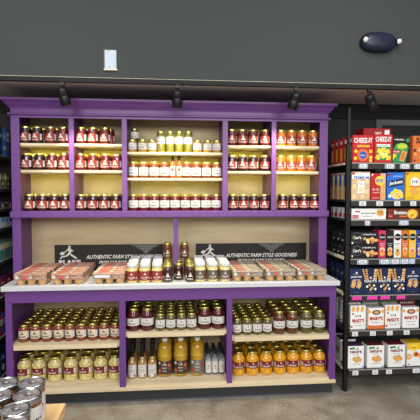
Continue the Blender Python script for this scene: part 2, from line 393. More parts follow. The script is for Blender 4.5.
def label_jar(name, label, cat, r, h, m, lab, lz, ltype, lid=None, neck=None, sh=.72, lidh=.017, a=0, lidr=None):
    t = thing(name, label, cat); neck = neck or r*.82
    bo = body(t, jar_prof(r, h, neck, sh), m)
    lid_part(t, lidr or neck*1.04, h-lidh, lidh, lid)
    z0, z1 = lz; zc = (z0+z1)/2; H = z1-z0
    b = MB(); rr = r+.0008
    if ltype == 'jam':
        b.patch(rr, -1.15, .86, z0, z1, lab, 14); b.patch(rr, .90, 1.35, z0+.006, z1-.004, NUT, 4)
        mp = onround(rr, z0, -.12)
        blob(b, mp, 0, H*.58, r*1.15, H*.84, WH); words(b, mp, -r*.70, r*.70, H*.06, H*.28, WH, 5, 3)
        words(b, onround(rr, z0, -.95), -r*.16, r*.16, H*.15, H*.75, WH, 2, 4)
    elif ltype == 'white':
        b.patch(rr, -1.35, 1.35, z0, z1, lab, 16); mp = onround(rr, z0, -.05)
        blob(b, mp, 0, H*.70, r*.45, H*.36, INKL); words(b, mp, -r*.66, r*.62, H*.18, H*.40, INK, 6, 5)
    elif ltype == 'beige':
        b.patch(rr, -1.15, .9, z0, z1, lab, 14); b.patch(rr, .92, 1.4, z0+.002, z1-.006, NUT, 4); mp = onround(rr, z0, -.1)
        blob(b, mp, 0, H*.62, r*.9, H*.5, INKL); words(b, mp, -r*.75, r*.7, H*.12, H*.36, INK, 6, 6)
    elif ltype == 'maroon':
        b.patch(rr, -1.2, 1.2, z0, z1, lab, 16); mp = onround(rr, z0, -.1)
        blob(b, mp, 0, H*.72, r*.32, H*.4, WH); words(b, mp, -r*.55, r*.55, H*.12, H*.48, WH, 6, 7)
        rect(b, onround(rr, z0, .95), -r*.2, r*.2, H*.1, H*.9, WH, 3); words(b, onround(rr, z0, -.98), -r*.2, r*.2, H*.15, H*.85, WH, 2, 8)
    elif ltype == 'dark':
        mp = onround(rr, z0, 0); blob(b, mp, 0, H*.55, r*.95, H*.8, WH); words(b, mp, -r*.6, r*.6, 0, H*.2, WH, 5, 9)
        words(b, onround(rr, z0, -.9), -r*.2, r*.2, H*.2, H*.6, WH, 2, 9)
    b.build('label', bo)
    return finish(t)
PROTO = []
def proto(f):
    PROTO.append(f); return f
used = set()
def put(p, x, y, z, label, group, rz=None):
    rz = random.uniform(-.22, .22) if rz is None else rz
    if p.name not in used:
        used.add(p.name); p.location = (x, y, z); p.rotation_euler = (0, 0, rz); p['label'] = label; p['group'] = group; return p
    return dup(p, (x, y, z), rz, label, group)

# ------------------------------------------------------------------ jars of the upper hutch
def hj(name, desc, m, lab, r=.0418, h=.134, lz=(.020, .080), lt='jam', sh=.77, **k):
    return label_jar(name, desc, 'jar', r, h, m, lab, lz, lt, sh=sh, neck=r*.87, **k)
jam = hj('jam_jar', 'dark jam jar', JAM, LRED)
red = hj('preserve_jar', 'red preserve jar', REDJ, LRED)
amb = hj('preserve_jar', 'amber preserve jar', AMBER, LRED)
must = label_jar('mustard_jar', 'x', 'jar', .036, .102, MUST, WH, (.022, .074), 'white', lidh=.015)
mdark = label_jar('relish_jar', 'x', 'jar', .036, .102, GREENP, WH, (.022, .074), 'white', lidh=.015)
spear = label_jar('pickle_jar', 'x', 'jar', .0355, .172, PICKY, WH, (.070, .126), 'white', sh=.80, neck=.031)
pep = hj('relish_jar', 'x', ORJ, WH, .040, .132, (.020, .086), 'white')
bbq = hj('sauce_jar', 'x', REDJ, WH, .0415, .132, (.026, .084), 'white')
BN = ['leftmost hutch bay', 'second hutch bay', 'centre hutch bay', 'fourth hutch bay', 'rightmost hutch bay']
SN = ['top shelf', 'middle shelf', 'bottom shelf']
JX = {
 (0, 0): ([-1.195, -1.105, -1.000, -.902], [jam, jam, red, red]), (0, 1): ([-1.190, -1.090, -.994, -.900], [jam, jam, red, red]), (0, 2): ([-1.173, -1.071, -.979, -.892], [jam]*4),
 (1, 0): ([-.758, -.666, -.570], [red]*3), (1, 1): ([-.765, -.668, -.565, -.478], [red]*4), (1, 2): ([-.767, -.672, -.58, -.489], [jam]*4),
 (3, 0): ([.468, .555, .645, .746], [red]*4), (3, 1): ([.468, .556, .648, .746], [jam, jam, jam, jam]), (3, 2): ([.477, .566, .655, .744], [jam]*4),
 (4, 0): ([.884, .972, .1062+.957, .1156+1.041], [amb, amb, amb, amb]), (4, 1): ([.882, .974, 1.062, 1.148], [amb]*4), (4, 2): ([.904, .999, 1.089, 1.179], [jam]*4)}
CN = {jam.name: 'dark jam jar', red.name: 'red preserve jar', amb.name: 'amber preserve jar'}
for (bi, si), (xs, ps) in JX.items():
    z = (BZ[bi]+(1.482,))[si]+.0004; n = len(xs)
    for i, (x, p) in enumerate(zip(xs, ps)):
        put(p, x, .274, z, f'{CN[p.name]}, {place(i, n)} in front, {SN[si]}, {BN[bi]}', 'labelled jars in front on the hutch shelves')
    x0, x1 = BAYS[bi]
    for i, (x, p) in enumerate(zip(xs, ps)):
        xb = x+min(.022, x1-.043-xs[-1])
        put(p, xb, .368, z, f'{CN[p.name]}, {place(i, n)} in back row, {SN[si]}, {BN[bi]}', 'jars in the back rows of the hutch shelves')
z = BZ[2][0]+.0004
for i, x in enumerate([-.352, -.270, -.194]): put(must, x, .274, z, f'short mustard jar with white label, {place(i, 3)} of three left of the tall pickle jars', 'short mustard jars on the centre hutch shelf')
for i, x in enumerate([.180, .262, .341]): put(must, x, .274, z, f'short mustard jar with white label, {place(i, 3)} of three right of the tall pickle jars', 'short mustard jars on the centre hutch shelf')
for i, x in enumerate([-.121, -.046, .029, .105]): put(spear, x, .276, z, f'tall jar of pale green spears with gold lid, {place(i, 4)} of the four', 'tall pickle jars on the centre hutch shelf')
put(mdark, -.345, .37, z, 'dark relish jar with white label, lower of two stacked behind the mustard', 'stacked dark relish jars')
put(mdark, -.343, .37, z+.1022, 'dark relish jar with white label stacked behind the leftmost mustard jar', 'stacked dark relish jars')
z = BZ[2][1]+.0004
for i, x in enumerate([-.346, -.263, -.178, -.094, .093, .174, .256, .340]):
    put(pep, x, .274, z, f'orange pepper relish jar with white label, {place(i, 8)} on centre bay middle shelf', 'orange relish jars in the centre bay')
    if i != 4: put(pep, x+.012 if i < 7 else .352, .366, z, f'orange relish jar behind the front row, {place(i, 8)} on centre middle shelf', 'orange relish jars behind the front row')
hs = thing('sauce_bottle', 'x', 'bottle')
bo = body(hs, [(.021, 0), (.0225, .004), (.0225, .105), (.018, .122), (.010, .138), (.009, .150)], HOT, 'bottle_body')
b = MB(); b.lathe([(.0105, .140), (.0115, .142), (.0115, .180), (.010, .183)], BLACKM, 14); b.build('cap', hs)
b = MB(); b.patch(.0232, -1.3, 1.3, .020, .098, WH, 10); disc(b, onround(.0232, .02), 0, .050, .013, flat((208, 70, 40))); words(b, onround(.0232, .02), -.014, .014, .012, .024, INK, 4, 2); b.build('label', bo); finish(hs)
for i, x in enumerate([-.026, .028]): put(hs, x, .268, z, f'slim orange hot sauce bottle with black cap, {("left", "right")[i]} one of the pair', 'hot sauce bottles in the centre bay', 0)
z = 1.4824
for i, x in enumerate([-.347, -.261, -.176, -.091, -.006, .079, .164, .250, .337]):
    put(bbq, x, .274, z, f'brown-red sauce jar with white label, {place(i, 9)} on centre bay bottom shelf', 'white-labelled sauce jars in the centre bay')
    put(bbq, x+.012 if i < 8 else .349, .366, z, f'sauce jar behind the front row, {place(i, 9)} on centre bottom shelf', 'sauce jars behind the front row')

# ------------------------------------------------------------------ dip packs on the counter
WOODY = mat('sleeve_print_pink', (176, 138, 118), .45, noise=('n', (30, 120, 60), (136, 92, 76), .4, .65))
GREYY = mat('sleeve_print_grey', (150, 138, 120), .45, noise=('n', (30, 120, 60), (118, 104, 90), .4, .65))
SEAL = flat((206, 52, 44)); STRIPE = flat((212, 100, 80)); CREM = flat((226, 214, 196)); DKS = flat((58, 48, 42))
def make_pack(kind):
    t = thing('dip_pack', 'x', 'dip pack')
    W_, D_ = .238, .076
    for k in range(3):
        b = MB(); cx = -.078+k*.078
        b.lathe([(.027, 0), (.030, .004), (.0345, .044), (.0365, .050), (.0365, .0525)], CUP, 18, c=(cx, 0, 0)); b.build('cup', t)
    m = GREYY if kind == 'grey' else WOODY
    b = MB(); b.prism_x([(-D_/2-.001, .0385), (-D_/2-.001, .076), (-D_/2+.010, .088), (D_/2-.010, .088), (D_/2, .076), (D_/2, .0385), (D_/2-.0015, .0385), (D_/2-.0015, .075), (D_/2-.011, .0865), (-D_/2+.011, .0865), (-D_/2+.0005, .075), (-D_/2+.0005, .0385)], -W_/2, W_/2, m)
    # scalloped ends
    sl = b.build('sleeve', t)
    b = MB(); mp = onflat(-W_/2, -D_/2-.001, .0385); H = .0375
    if kind == 'sticker':
        rect(b, mp, .012, .125, .010, .030, flat((214, 222, 232))); words(b, mp, .150, .225, .014, .030, WH, 6, 3)
    else:
        disc(b, mp, .022, H*.55, .013, WH, 10); disc(b, mp, .078, H*.5, .0145, SEAL, 14); words(b, lambda u, v: (mp(u, v)[0], mp(u, v)[1]-.0004, mp(u, v)[2]), .068, .088, .015, .023, WH, 3, 2)
        blob(b, mp, .122, H*.5, .028, .028, WH); words(b, mp, .150, .226, .012, .026, WH, 7, 4)
    tp = ontop(-W_/2, -D_/2+.010, .088); D2 = D_-.020
    if kind == 'grey':
        P(b, tp, [(.052, 0), (.098, 0), (.084, D2), (.040, D2)], STRIPE)
        rect(b, tp, .010, .030, .006, D2-.006, CREM); rect(b, tp, .032, .042, 0, D2-.02, DKS); rect(b, tp, .112, .150, .010, D2-.018, CREM); rect(b, tp, .168, .225, .012, .024, CREM)
    else:
        P(b, tp, [(.050, 0), (.105, 0), (.095, D2), (.040, D2)], STRIPE)
        rect(b, tp, .008, .034, .004, D2-.01, CREM); rect(b, tp, .120, .155, .010, D2-.016, CREM); rect(b, tp, .168, .228, .012, .028, CREM); P(b, tp, [(.16, .034), (.23, .034), (.225, D2-.004), (.165, D2-.004)], STRIPE)
    b.build('print', sl)
    return finish(t)
pk, pg, ps = make_pack('pink'), make_pack('grey'), make_pack('sticker')
rown = ['frontmost', 'second from front', 'third from front', 'fourth from front', 'fifth from front', 'rearmost']
for c, (x, p, dsc, cn) in enumerate([(-1.092, pk, 'pink-brown three-cup dip pack', 'leftmost pink column'), (-.822, pk, 'pink-brown three-cup dip pack', 'middle pink column'), (-.512, ps, 'pink-brown dip pack with white sticker', 'pink column beside white-capped jars'),
        (.560, pg, 'grey-brown three-cup dip pack', 'grey column nearest the dressing jars'), (.822, pg, 'grey-brown three-cup dip pack', 'middle grey column'), (1.076, pg, 'grey-brown three-cup dip pack', 'rightmost grey column')]):
    for k in range(6):
        y = .048+k*.0855
        xx = x+random.uniform(-.003, .003)
        put(p, xx, y, CT, f'{dsc}, {rown[k]} in the {cn}', 'dip packs in columns on the countertop', random.uniform(-.015, .015))

# ------------------------------------------------------------------ capped jars and syrup on the counter
CAPRED = mat('label_brick', (142, 50, 42), .5); CAPBR = mat('label_brown', (96, 82, 72), .5)
def make_cap(lab, dot):
    t = thing('dressing_jar', 'x', 'jar')
    bo = body(t, [(.038, 0), (.042, .004), (.0432, .012), (.0432, .098), (.038, .110), (.035, .116), (.035, .124)], DRESS)
    b = MB(); b.lathe([(.037, .118), (.0385, .120), (.0385, .146), (.036, .150), (.0001, .150)], WHITEP, 24, cap=False); b.build('cap', t)
    b = MB(); b.patch(.0439, -1.3, 1.3, .018, .092, lab, 14); mp = onround(.0439, .018, 0)
    blob(b, mp, 0, .050, .022, .030, WH); words(b, mp, -.028, .028, .018, .032, WH, 6, 3); words(b, mp, -.014, .014, .008, .013, WH, 4, 5)
    disc(b, onround(.0439, .018, .95), 0, .018, .008, dot, 10)
    b.build('label', bo); return finish(t)
cr_, cb_ = make_cap(CAPRED, WH), make_cap(CAPBR, flat((200, 50, 34)))
for p, xs, dsc in ((cr_, [-.342, -.246, -.150], 'brick-red label'), (cb_, [.190, .288, .386], 'brown label')):
    for i, x in enumerate(xs):
        for k in range(5):
            put(p, x+random.uniform(-.002, .002), .062+k*.088, CT, f'white-capped dressing jar with {dsc}, {place(i, 3)} column, {(rown[:4]+["rearmost"])[k]}', 'white-capped dressing jars on the countertop', random.uniform(-.1, .1))
syr = label_jar('syrup_jar', 'x', 'jar', .039, .134, HONEY, None, (.020, .078), 'dark', lidh=.018)
syl = label_jar('syrup_jar', 'x', 'jar', .039, .134, HONEYL, None, (.020, .078), 'dark', lidh=.018)
for x, nm in ((-.066, 'left of the purple post'), (.108, 'right of the purple post')):
    for k in range(5): put(syr, x, .060+k*.084, CT, f'dark syrup jar with gold lid, {(rown[:4]+["rearmost"])[k]} in column {nm}', 'dark syrup jars around the centre post')
put(syr, .020, .132, CT, 'dark syrup jar with gold lid directly in front of the purple centre post', 'dark syrup jars around the centre post')
put(syr, .020, .300, CT, 'dark syrup jar with gold lid directly behind the purple centre post', 'dark syrup jars around the centre post')
put(syl, -.070, .396, CT+.1344, 'lighter syrup jar stacked on the others, left of the centre post', 'stacked syrup jars', 0)
put(syl, .074, .396, CT+.1344, 'lighter syrup jar stacked on the others, right of the centre post', 'stacked syrup jars', 0)

# ------------------------------------------------------------------ base cabinet jars
RN = ['front row', 'second row', 'third row', 'fourth row', 'fifth row', 'sixth row']
def grid(p, xs, y0, dy, nrow, z, dsc, where, group, jitter=.004, shift=.0):
    n = len(xs)
    for k in range(nrow):
        for i, x in enumerate(xs):
            put(p, x+(shift*k)+random.uniform(-jitter, jitter)*(1 if k else .3), y0+k*dy, z, f'{dsc}, {place(i, n)} in the {RN[k]}, {where}', group)
sal = label_jar('salsa_jar', 'x', 'jar', .039, .133, SALSA, BEIGE, (.030, .090), 'beige', lidh=.019)
grid(sal, [-1.178, -1.090, -1.003, -.914, -.828, -.740, -.652, -.566, -.478], .102, .085, 6, .4774, 'red-brown salsa jar', 'left bay upper shelf', 'salsa jars in the left bay', .003)
cau = label_jar('cauliflower_jar', 'x', 'jar', .0555, .190, CAUL, DRED, (.058, .112), 'maroon', sh=.66, neck=.040, lidh=.020)
grid(cau, [-1.193, -1.080, -.957, -.834, -.717, -.602, -.486], .145, .114, 3, .1484, 'large cauliflower pickle jar', 'left bay bottom', 'cauliflower jars in the left bay', .0005)
ber = label_jar('berry_jar', 'x', 'jar', .052, .174, BERRY, WH, (.044, .100), 'white', sh=.68, neck=.038, lidh=.020)
ZM = .5504
grid(ber, [-.336, -.228], .088, .106, 3, ZM, 'large red berry jar', 'left side of middle bay', 'red berry jars in the middle bay', .003)
grid(ber, [.226, .335], .088, .106, 3, ZM, 'large red berry jar', 'right side of middle bay', 'red berry jars in the middle bay', .003)
grs = label_jar('pickle_jar', 'x', 'jar', .038, .132, GREENP, WH, (.026, .086), 'white', lidh=.018)
grid(grs, [-.126, -.043, .040, .122], .068, .084, 5, ZM, 'small green pickle jar', 'middle bay upper shelf', 'small pickle jars in the middle bay', .002)
ZR = .4954
grid(grs, [.486, .568, .650, .733], .074, .084, 6, ZR, 'small green pickle jar', 'right bay upper shelf', 'small pickle jars in the right bay', .002)
brn = label_jar('relish_jar', 'x', 'jar', .048, .184, BROWNP, WH, (.050, .106), 'white', sh=.70, neck=.037, lidh=.020)
gbg = label_jar('pickle_jar', 'x', 'jar', .048, .184, GREENP, WH, (.050, .106), 'white', sh=.70, neck=.037, lidh=.020)
grid(brn, [.832, .940], .080, .104, 4, ZR, 'large brown relish jar', 'right bay upper shelf', 'brown relish jars in the right bay', .002)
grid(gbg, [1.056, 1.166], .080, .104, 4, ZR, 'large green pickle jar', 'right bay upper shelf', 'large pickle jars in the right bay', .002)
ylw = label_jar('pepper_jar', 'x', 'jar', .0545, .190, PEPP, DRED, (.058, .112), 'maroon', sh=.66, neck=.040, lidh=.020)
grid(ylw, [.506, .622, .736, .850, .962, 1.074, 1.187], .130, .114, 3, .1484, 'large yellow pepper jar', 'right bay bottom', 'yellow pepper jars in the right bay', .001)
# bottles of the middle bay
def make_slim():
    t = thing('vinegar_bottle', 'x', 'bottle')
    bo = body(t, [(.030, 0), (.034, .004), (.0345, .012), (.0345, .120), (.032, .134), (.022, .152), (.014, .166), (.013, .180)], VINE, 'bottle_body')
    b = MB(); b.lathe([(.0145, .170), (.0150, .172), (.0150, .232), (.0175, .234), (.0175, .272), (.016, .275)], BLACKM, 16); b.build('cap', t)
    b = MB(); b.patch(.0353, -1.25, 1.25, .014, .112, WH, 12); mp = onround(.0353, .014)
    blob(b, mp, 0, .080, .014, .020, INKL); words(b, mp, -.018, .018, .052, .062, INKL, 5, 2); words(b, mp, -.020, .020, .038, .044, INKL, 6, 3)
    disc(b, mp, .022, .014, .009, LRED, 10); disc(b, mp, -.026, .010, .007, LRED, 10); b.build('label', bo); return finish(t)
vin = make_slim()
for k in range(3):
    for i, x in enumerate([-.352, -.272, -.193]): put(vin, x, .128+k*.085, .1484, f'slim black-capped vinegar bottle, {place(i, 3)} in the {RN[k]}, middle bay bottom', 'vinegar bottles in the middle bay', 0)
def make_cider(lab, red_):
    t = thing('cider_bottle', 'x', 'bottle')
    pr = [(.048, 0), (.056, .006), (.058, .016), (.058, .150), (.0595, .156), (.0595, .172), (.056, .200), (.058, .212), (.055, .236), (.044, .258), (.026, .272), (.020, .278), (.020, .284)]
    bo = body(t, pr, CIDER, 'bottle_body', 24)
    b = MB(); b.lathe([(.022, .279), (.023, .281), (.023, .300), (.021, .302)], WHITEP, 16); b.build('cap', t)
    b = MB(); b.patch(.0590, -1.3, 1.3, .024, .132, lab, 16); mp = onround(.0590, .024)
    words(b, mp, -.018, .018, .072, .086, WH, 4, 2); words(b, mp, -.020, .020, .046, .060, WH, 4, 3); words(b, mp, -.016, .016, .024, .032, WH, 4, 6); blob(b, mp, 0, .096, .014, .018, WH)
    A = flat((206, 92, 58)) if not red_ else flat((200, 40, 48))
    disc(b, mp, .040, .070, .015, A, 12); disc(b, mp, -.044, .026, .014, A, 12); disc(b, mp, -.046, .088, .012, WH, 10)
    if red_ is None or not red_: disc(b, mp, .046, .040, .010, A, 10)
    gl = mp; b2 = onround(.0595, .17)
    words(b, b2, -.034, .034, .0, .010, flat((226, 200, 90)), 8, 3)
    b.build('label', bo); return finish(t)
ci, cg = make_cider(mat('label_dark_brown', (72, 52, 44), .5), 0), make_cider(mat('label_taupe', (108, 102, 90), .5), 1)
for k in range(3):
    for i, (x, p) in enumerate([(-.093, ci), (.036, ci), (.172, cg)]):
        put(p, x, .162+k*.128, .1484, f'large amber cider bottle with {("brown apple", "brown apple", "grey")[i]} label, {place(i, 3)} in the {RN[k]}', 'cider bottles in the middle bay', 0)
def make_clear():
    t = thing('water_bottle', 'x', 'bottle')
    bo = body(t, [(.022, 0), (.0255, .004), (.0255, .118), (.023, .130), (.013, .156), (.011, .164), (.011, .172)], CLEAR, 'bottle_body')
    b = MB(); b.lathe([(.0125, .166), (.013, .168), (.013, .188), (.012, .190)], BLACKM, 14); b.build('cap', t)
    b = MB(); b.patch(.0262, -1.25, 1.25, .016, .110, WH, 10); mp = onround(.0262, .016)
    disc(b, mp, 0, .056, .007, flat((176, 40, 50)), 8); words(b, mp, -.010, .010, .034, .042, INKL, 3, 2); b.build('label', bo); return finish(t)
cw = make_clear()
for k in range(4):
    for i, x in enumerate([.262, .317, .372]): put(cw, x, .148+k*.060, .1484, f'clear bottle with white label, {place(i, 3)} in the {RN[k]}, beside the grey-label cider', 'clear bottles in the middle bay', 0)

# ------------------------------------------------------------------ track light
b = MB(); b.box(-2.6, 2.6, -.088, -.053, 2.428, 2.4615, BLACKM, .002)
tagit(b.build('track_rail'), 'long black lighting track running under the grey bulkhead', 'lighting track')
SPW = mat('warm_lamp', (255, 236, 200), .5, emit=3)
def make_head(x, tilt, aim, label, lamp=True):
    t = thing('track_light', label, 'track light', (x, -.071, 2.4275), 0, 'black track spotlights')
    b = MB(); b.box(-.016, .016, -.014, .014, -.026, 0, BLACK, .002); b.lathe([(.007, -.046), (.007, -.025)], BLACK, 10); b.build('adapter', t)
    M = Matrix.Translation((0, 0, -.062)) @ Matrix.Rotation(tilt, 4, 'Y') @ Matrix.Rotation(aim, 4, 'X')
    b = MB(); b.lathe([(.0285, .020), (.036, .016), (.038, .004), (.0385, -.030), (.0375, -.032), (.0375, -.036), (.0385, -.038), (.0385, -.100), (.034, -.106), (.034, -.096), (.031, -.080)], BLACK, 22, M=M, cap=False)
    b.lathe([(.0001, .0205), (.0285, .0200)], BLACKM, 22, M=M, cap=False)
    hd = b.build('lamp_head', t)
    b = MB(); b.lathe([(.0001, -.078), (.031, -.078)], SPW, 18, M=M, cap=False); b.build('bulb', hd)
    if lamp:
        l = bpy.data.lights.new('track_lamp', 'SPOT'); l.energy = SPOT_POWER; l.spot_size = 1.6; l.spot_blend = .7; l.shadow_soft_size = .03; l.color = (1, .92, .66)
        o = bpy.data.objects.new('track_lamp', l); COL.objects.link(o); o.parent = t
        o.matrix_local = M @ Matrix.Translation((0, 0, -.110))
    return t
make_head(-.821, -.22, .33, 'black track spotlight above the left hutch bays')
make_head(.010, .0, .33, 'black track spotlight above the centre hutch bay')
make_head(.909, .24, .33, 'black track spotlight above the rightmost hutch bay')
make_head(1.490, -.50, .25, 'black track spotlight above the snack shelving', False)

# ------------------------------------------------------------------ bulkhead fittings
t = thing('wall_plate', 'small pale blue cover plate with tape marks on the grey bulkhead', 'wall plate', (-.4785, BK-.0005, 2.526))
PLT = mat('plate_paint', (176, 192, 210), .5, noise=('n', (14, 14, 14), (150, 166, 186), .5, .7))
b = MB(); b.box(-.040, .044, -.010, 0, .012, .146, PLT, .002); b.build('plate', t)
b = MB(); b.box(-.046, -.0405, -.014, 0, .010, .148, flat((120, 104, 98))); b.box(-.046, .050, -.016, 0, -.002, .0095, CREAM); b.build('frame', t)
b = MB(); mp = onflat(0, -.010, 0)
for u, v in ((-.006, .024), (-.006, .136)):
    disc(b, mp, u, v, .0035, INK, 8)
P(b, mp, [(-.002, .134), (.016, .142), (.022, .128), (.010, .118)], CREAM); P(b, mp, [(.006, .020), (.020, .018), (.016, .044), (.008, .036)], CREAM); b.build('screw_marks', t)
t = thing('emergency_light', 'dark oval twin-head emergency light on the grey bulkhead', 'emergency light', (1.548, BK-.0005, 2.785))
NAVY = mat('navy_housing', (24, 28, 50), .4); LENS = mat('lamp_lens', (214, 210, 200), .15, coat=.8); GLED = mat('green_indicator', (110, 220, 90), .4, emit=1.5)
b = MB(); seg = 36
def oval(a, c_, z, y): return [(a*math.copysign(abs(math.cos(2*PI*k/seg))**.8, math.cos(2*PI*k/seg)), y, c_*math.copysign(abs(math.sin(2*PI*k/seg))**.85, math.sin(2*PI*k/seg))+z) for k in range(seg)]
rings = [oval(.135, .072, 0, 0), oval(.140, .076, 0, -.012), oval(.140, .076, 0, -.034), oval(.126, .064, 0, -.060), oval(.080, .036, .0, -.072), oval(.004, .002, 0, -.074)]
b.mesh([p for r in rings for p in r], [(i*seg+k, i*seg+(k+1) % seg, (i+1)*seg+(k+1) % seg, (i+1)*seg+k) for i in range(5) for k in range(seg)], NAVY, True)
b.build('housing', t)
for x, z, s in ((-.116, .010, .021), (.150, .004, .021)):
    M = Matrix.Translation((x, -.050, z)) @ Matrix.Rotation(PI/2+.35, 4, 'X')
    b = MB(); b.lathe([(s*.6, -.030), (s, -.018), (s*1.1, .012), (s*1.1, .016), (s*.95, .018)], NAVY, 18, M=M, cap=True); hd = b.build('lamp_head', t)
    b = MB(); b.lathe([(s*.9, .0185), (s*.6, .024), (.0001, .026)], LENS, 18, M=M, cap=False); b.build('lens', hd)
b = MB(); b.lathe([(.003, 0), (.003, .003)], GLED, 10, M=Matrix.Translation((-.004, -.066, -.040)) @ Matrix.Rotation(PI/2, 4, 'X')); b.build('indicator', t)

# ------------------------------------------------------------------ right snack shelving
GY0, GY1, GX0, GX1 = .045, .600, 1.359, 2.62
LV = [1.872, 1.572, 1.414, 1.098, .801, .511, .188]
rk = thing('shelving_rack', 'tall black metal snack shelving right of the purple cabinet', 'shelving', (GX0, GY0, 0))
def rpart(mb, name, par=None):
    o = mb.build(name, par or rk)
    if par is None: o.location = (-GX0, -GY0, 0)
    return o
b = MB(); b.box(GX0+.008, GX0+.040, GY0, GY0+.036, 0, 2.02, BLACK, .002); b.box(GX0+.014, GX0+.034, GY0+.006, GY0+.028, 2.02, 2.31, BLACK); rpart(b, 'post')
b = MB(); b.box(GX0, GX0+.035, GY1-.035, GY1, 0, 2.30, BLACK, .002); rpart(b, 'post')
b = MB(); b.box(GX1-.04, GX1, GY0, GY0+.04, 0, 2.31, BLACK, .002); rpart(b, 'post')
b = MB(); b.box(GX1-.04, GX1, GY1-.035, GY1, 0, 2.30, BLACK, .002); rpart(b, 'post')
TAG = flat((222, 226, 230)); PINKT = flat((232, 66, 168)); TEDGE = {0: flat((70, 150, 120)), 2: flat((80, 130, 200)), 3: flat((80, 130, 200))}
TAGS = [[(1.462, 1.529), (1.68, 1.756), (1.807, 1.884), (1.927, 1.987)], [(1.47, 1.521), (1.613, 1.663), (1.765, 1.807), (1.901, 1.944)], [(1.521, 1.558), (1.807, 1.884)],
        [(1.462, 1.546), (1.647, 1.731), (1.74, 1.816), (1.824, 1.897), (1.905, 1.944)], [(1.425, 1.496), (1.55, 1.63), (1.663, 1.735), (1.799, 1.867)], [(1.429, 1.47), (1.579, 1.621), (1.723, 1.765), (1.867, 1.91)], [(1.437, 1.479), (1.605, 1.647), (1.723, 1.765), (1.952, 2.004)]]
for li, z in enumerate(LV):
    b = MB(); b.box(GX0+.042, GX1-.042, GY0, GY1-.04, z-.020, z, RACK, .001)
    b.box(GX0+.004, GX0+.0415, GY0+.042, GY1-.04, z-.014, z+.002, CREAM if li in (0, 3, 4, 6) else RACK)
    sh = rpart(b, 'shelf')
    b = MB(); b.box(GX0+.044, GX1-.044, GY0-.012, GY0-.0005, z-.050, z-.001, RAIL, .001); b.box(GX0+.044, GX1-.044, GY0-.016, GY0-.0125, z-.008, z-.0005, flat((150, 146, 142))); b.build('price_rail', sh)
    for x0, x1 in TAGS[li]:
        b = MB(); mt = PINKT if li == 4 else TAG
        b.box(x0-.003, x1+.003, GY0-.0155, GY0-.0125, z-.040 if li == 4 else z-.046, z-.010, mt)
        mp = onflat(x0, GY0-.0155, z-.046); L = x1-x0
        words(b, mp, L*.12, L*.85, .006, .012, INK if li != 4 else flat((150, 20, 100)), 5, 3)
        if li in TEDGE: rect(b, mp, 0, L*.10, 0, .036, TEDGE[li]); rect(b, mp, L*.9, L, 0, .036, TEDGE[li])
        if li not in (4,): words(b, mp, L*.3, L*.75, .017, .029, INK, 2, 4)
        b.build('price_tag', sh)

# ------------------------------------------------------------------ snack boxes
RED = flat((186, 22, 30)); RED2 = flat((150, 18, 22)); YEL = flat((246, 208, 60)); YEL2 = flat((236, 190, 30)); GRN = flat((40, 140, 80)); BLU = flat((34, 84, 180)); BLU2 = flat((30, 110, 206))
ORG = flat((216, 110, 50)); TAN = flat((214, 182, 138)); TANL = flat((232, 206, 162)); BRN = flat((98, 44, 30)); BLK = flat((17, 17, 19)); NVY = flat((22, 36, 74)); NVY2 = flat((14, 24, 54)); PNK = flat((206, 50, 92)); MAR = flat((112, 28, 44)); PUR = flat((84, 44, 90))
W1 = flat((236, 236, 234)); GRY2 = flat((120, 122, 126)); GOLDP = flat((226, 166, 84)); CRK = flat((210, 160, 100)); OLV = flat((110, 130, 60)); TEAL = flat((40, 130, 130))
def stack(mp0):     # each printed layer sits a hair above the last
    n = [0]
    def layer():
        n[0] += 1; k = n[0]*.00022
        return lambda u, v: (mp0(u, v)[0], mp0(u, v)[1]-k, mp0(u, v)[2])
    return layer
def crackers(mb, L, pts, r, m, sq=True):
    for i, (u, v) in enumerate(pts):
        a = .3+i*.5
        if sq: P(mb, L(), [(u+r*1.3*math.cos(a+k*PI/2), v+r*1.3*math.sin(a+k*PI/2)) for k in range(4)], m)
        else: disc(mb, L(), u, v, r, m, 12)
def a_cheez1(b, L, w, h):
    text(b, L(), 'CHEEZ-IT', w*.06, w*.94, h*.72, h*.90, W1, .03)
    rect(b, L(), w*.22, w*.80, h*.57, h*.64, YEL); words(b, L(), w*.25, w*.78, h*.585, h*.625, RED2, 7, 2)
    disc(b, L(), w*.5, h*.28, w*.28, ORG, 20); disc(b, L(), w*.5, h*.28, w*.17, BLU, 16); words(b, L(), w*.38, w*.62, h*.24, h*.31, W1, 3, 3)
    crackers(b, L, [(w*.16, h*.42), (w*.86, h*.42), (w*.14, h*.16), (w*.87, h*.20), (w*.86, h*.08)], w*.075, YEL)
def a_cheez2(b, L, w, h):
    text(b, L(), 'CHEEZ-IT', w*.06, w*.94, h*.74, h*.92, W1, .03)
    rect(b, L(), w*.12, w*.88, h*.10, h*.64, GRN); rect(b, L(), w*.12, w*.86, h*.57, h*.66, W1); words(b, L(), w*.16, w*.82, h*.59, h*.64, GRN, 7, 4)
    crackers(b, L, [(w*.28, h*.42), (w*.5, h*.46), (w*.72, h*.40), (w*.2, h*.20), (w*.78, h*.18), (w*.50, h*.24)], w*.13, YEL)
    crackers(b, L, [(w*.40, h*.32), (w*.62, h*.28)], w*.12, flat((250, 226, 120)))
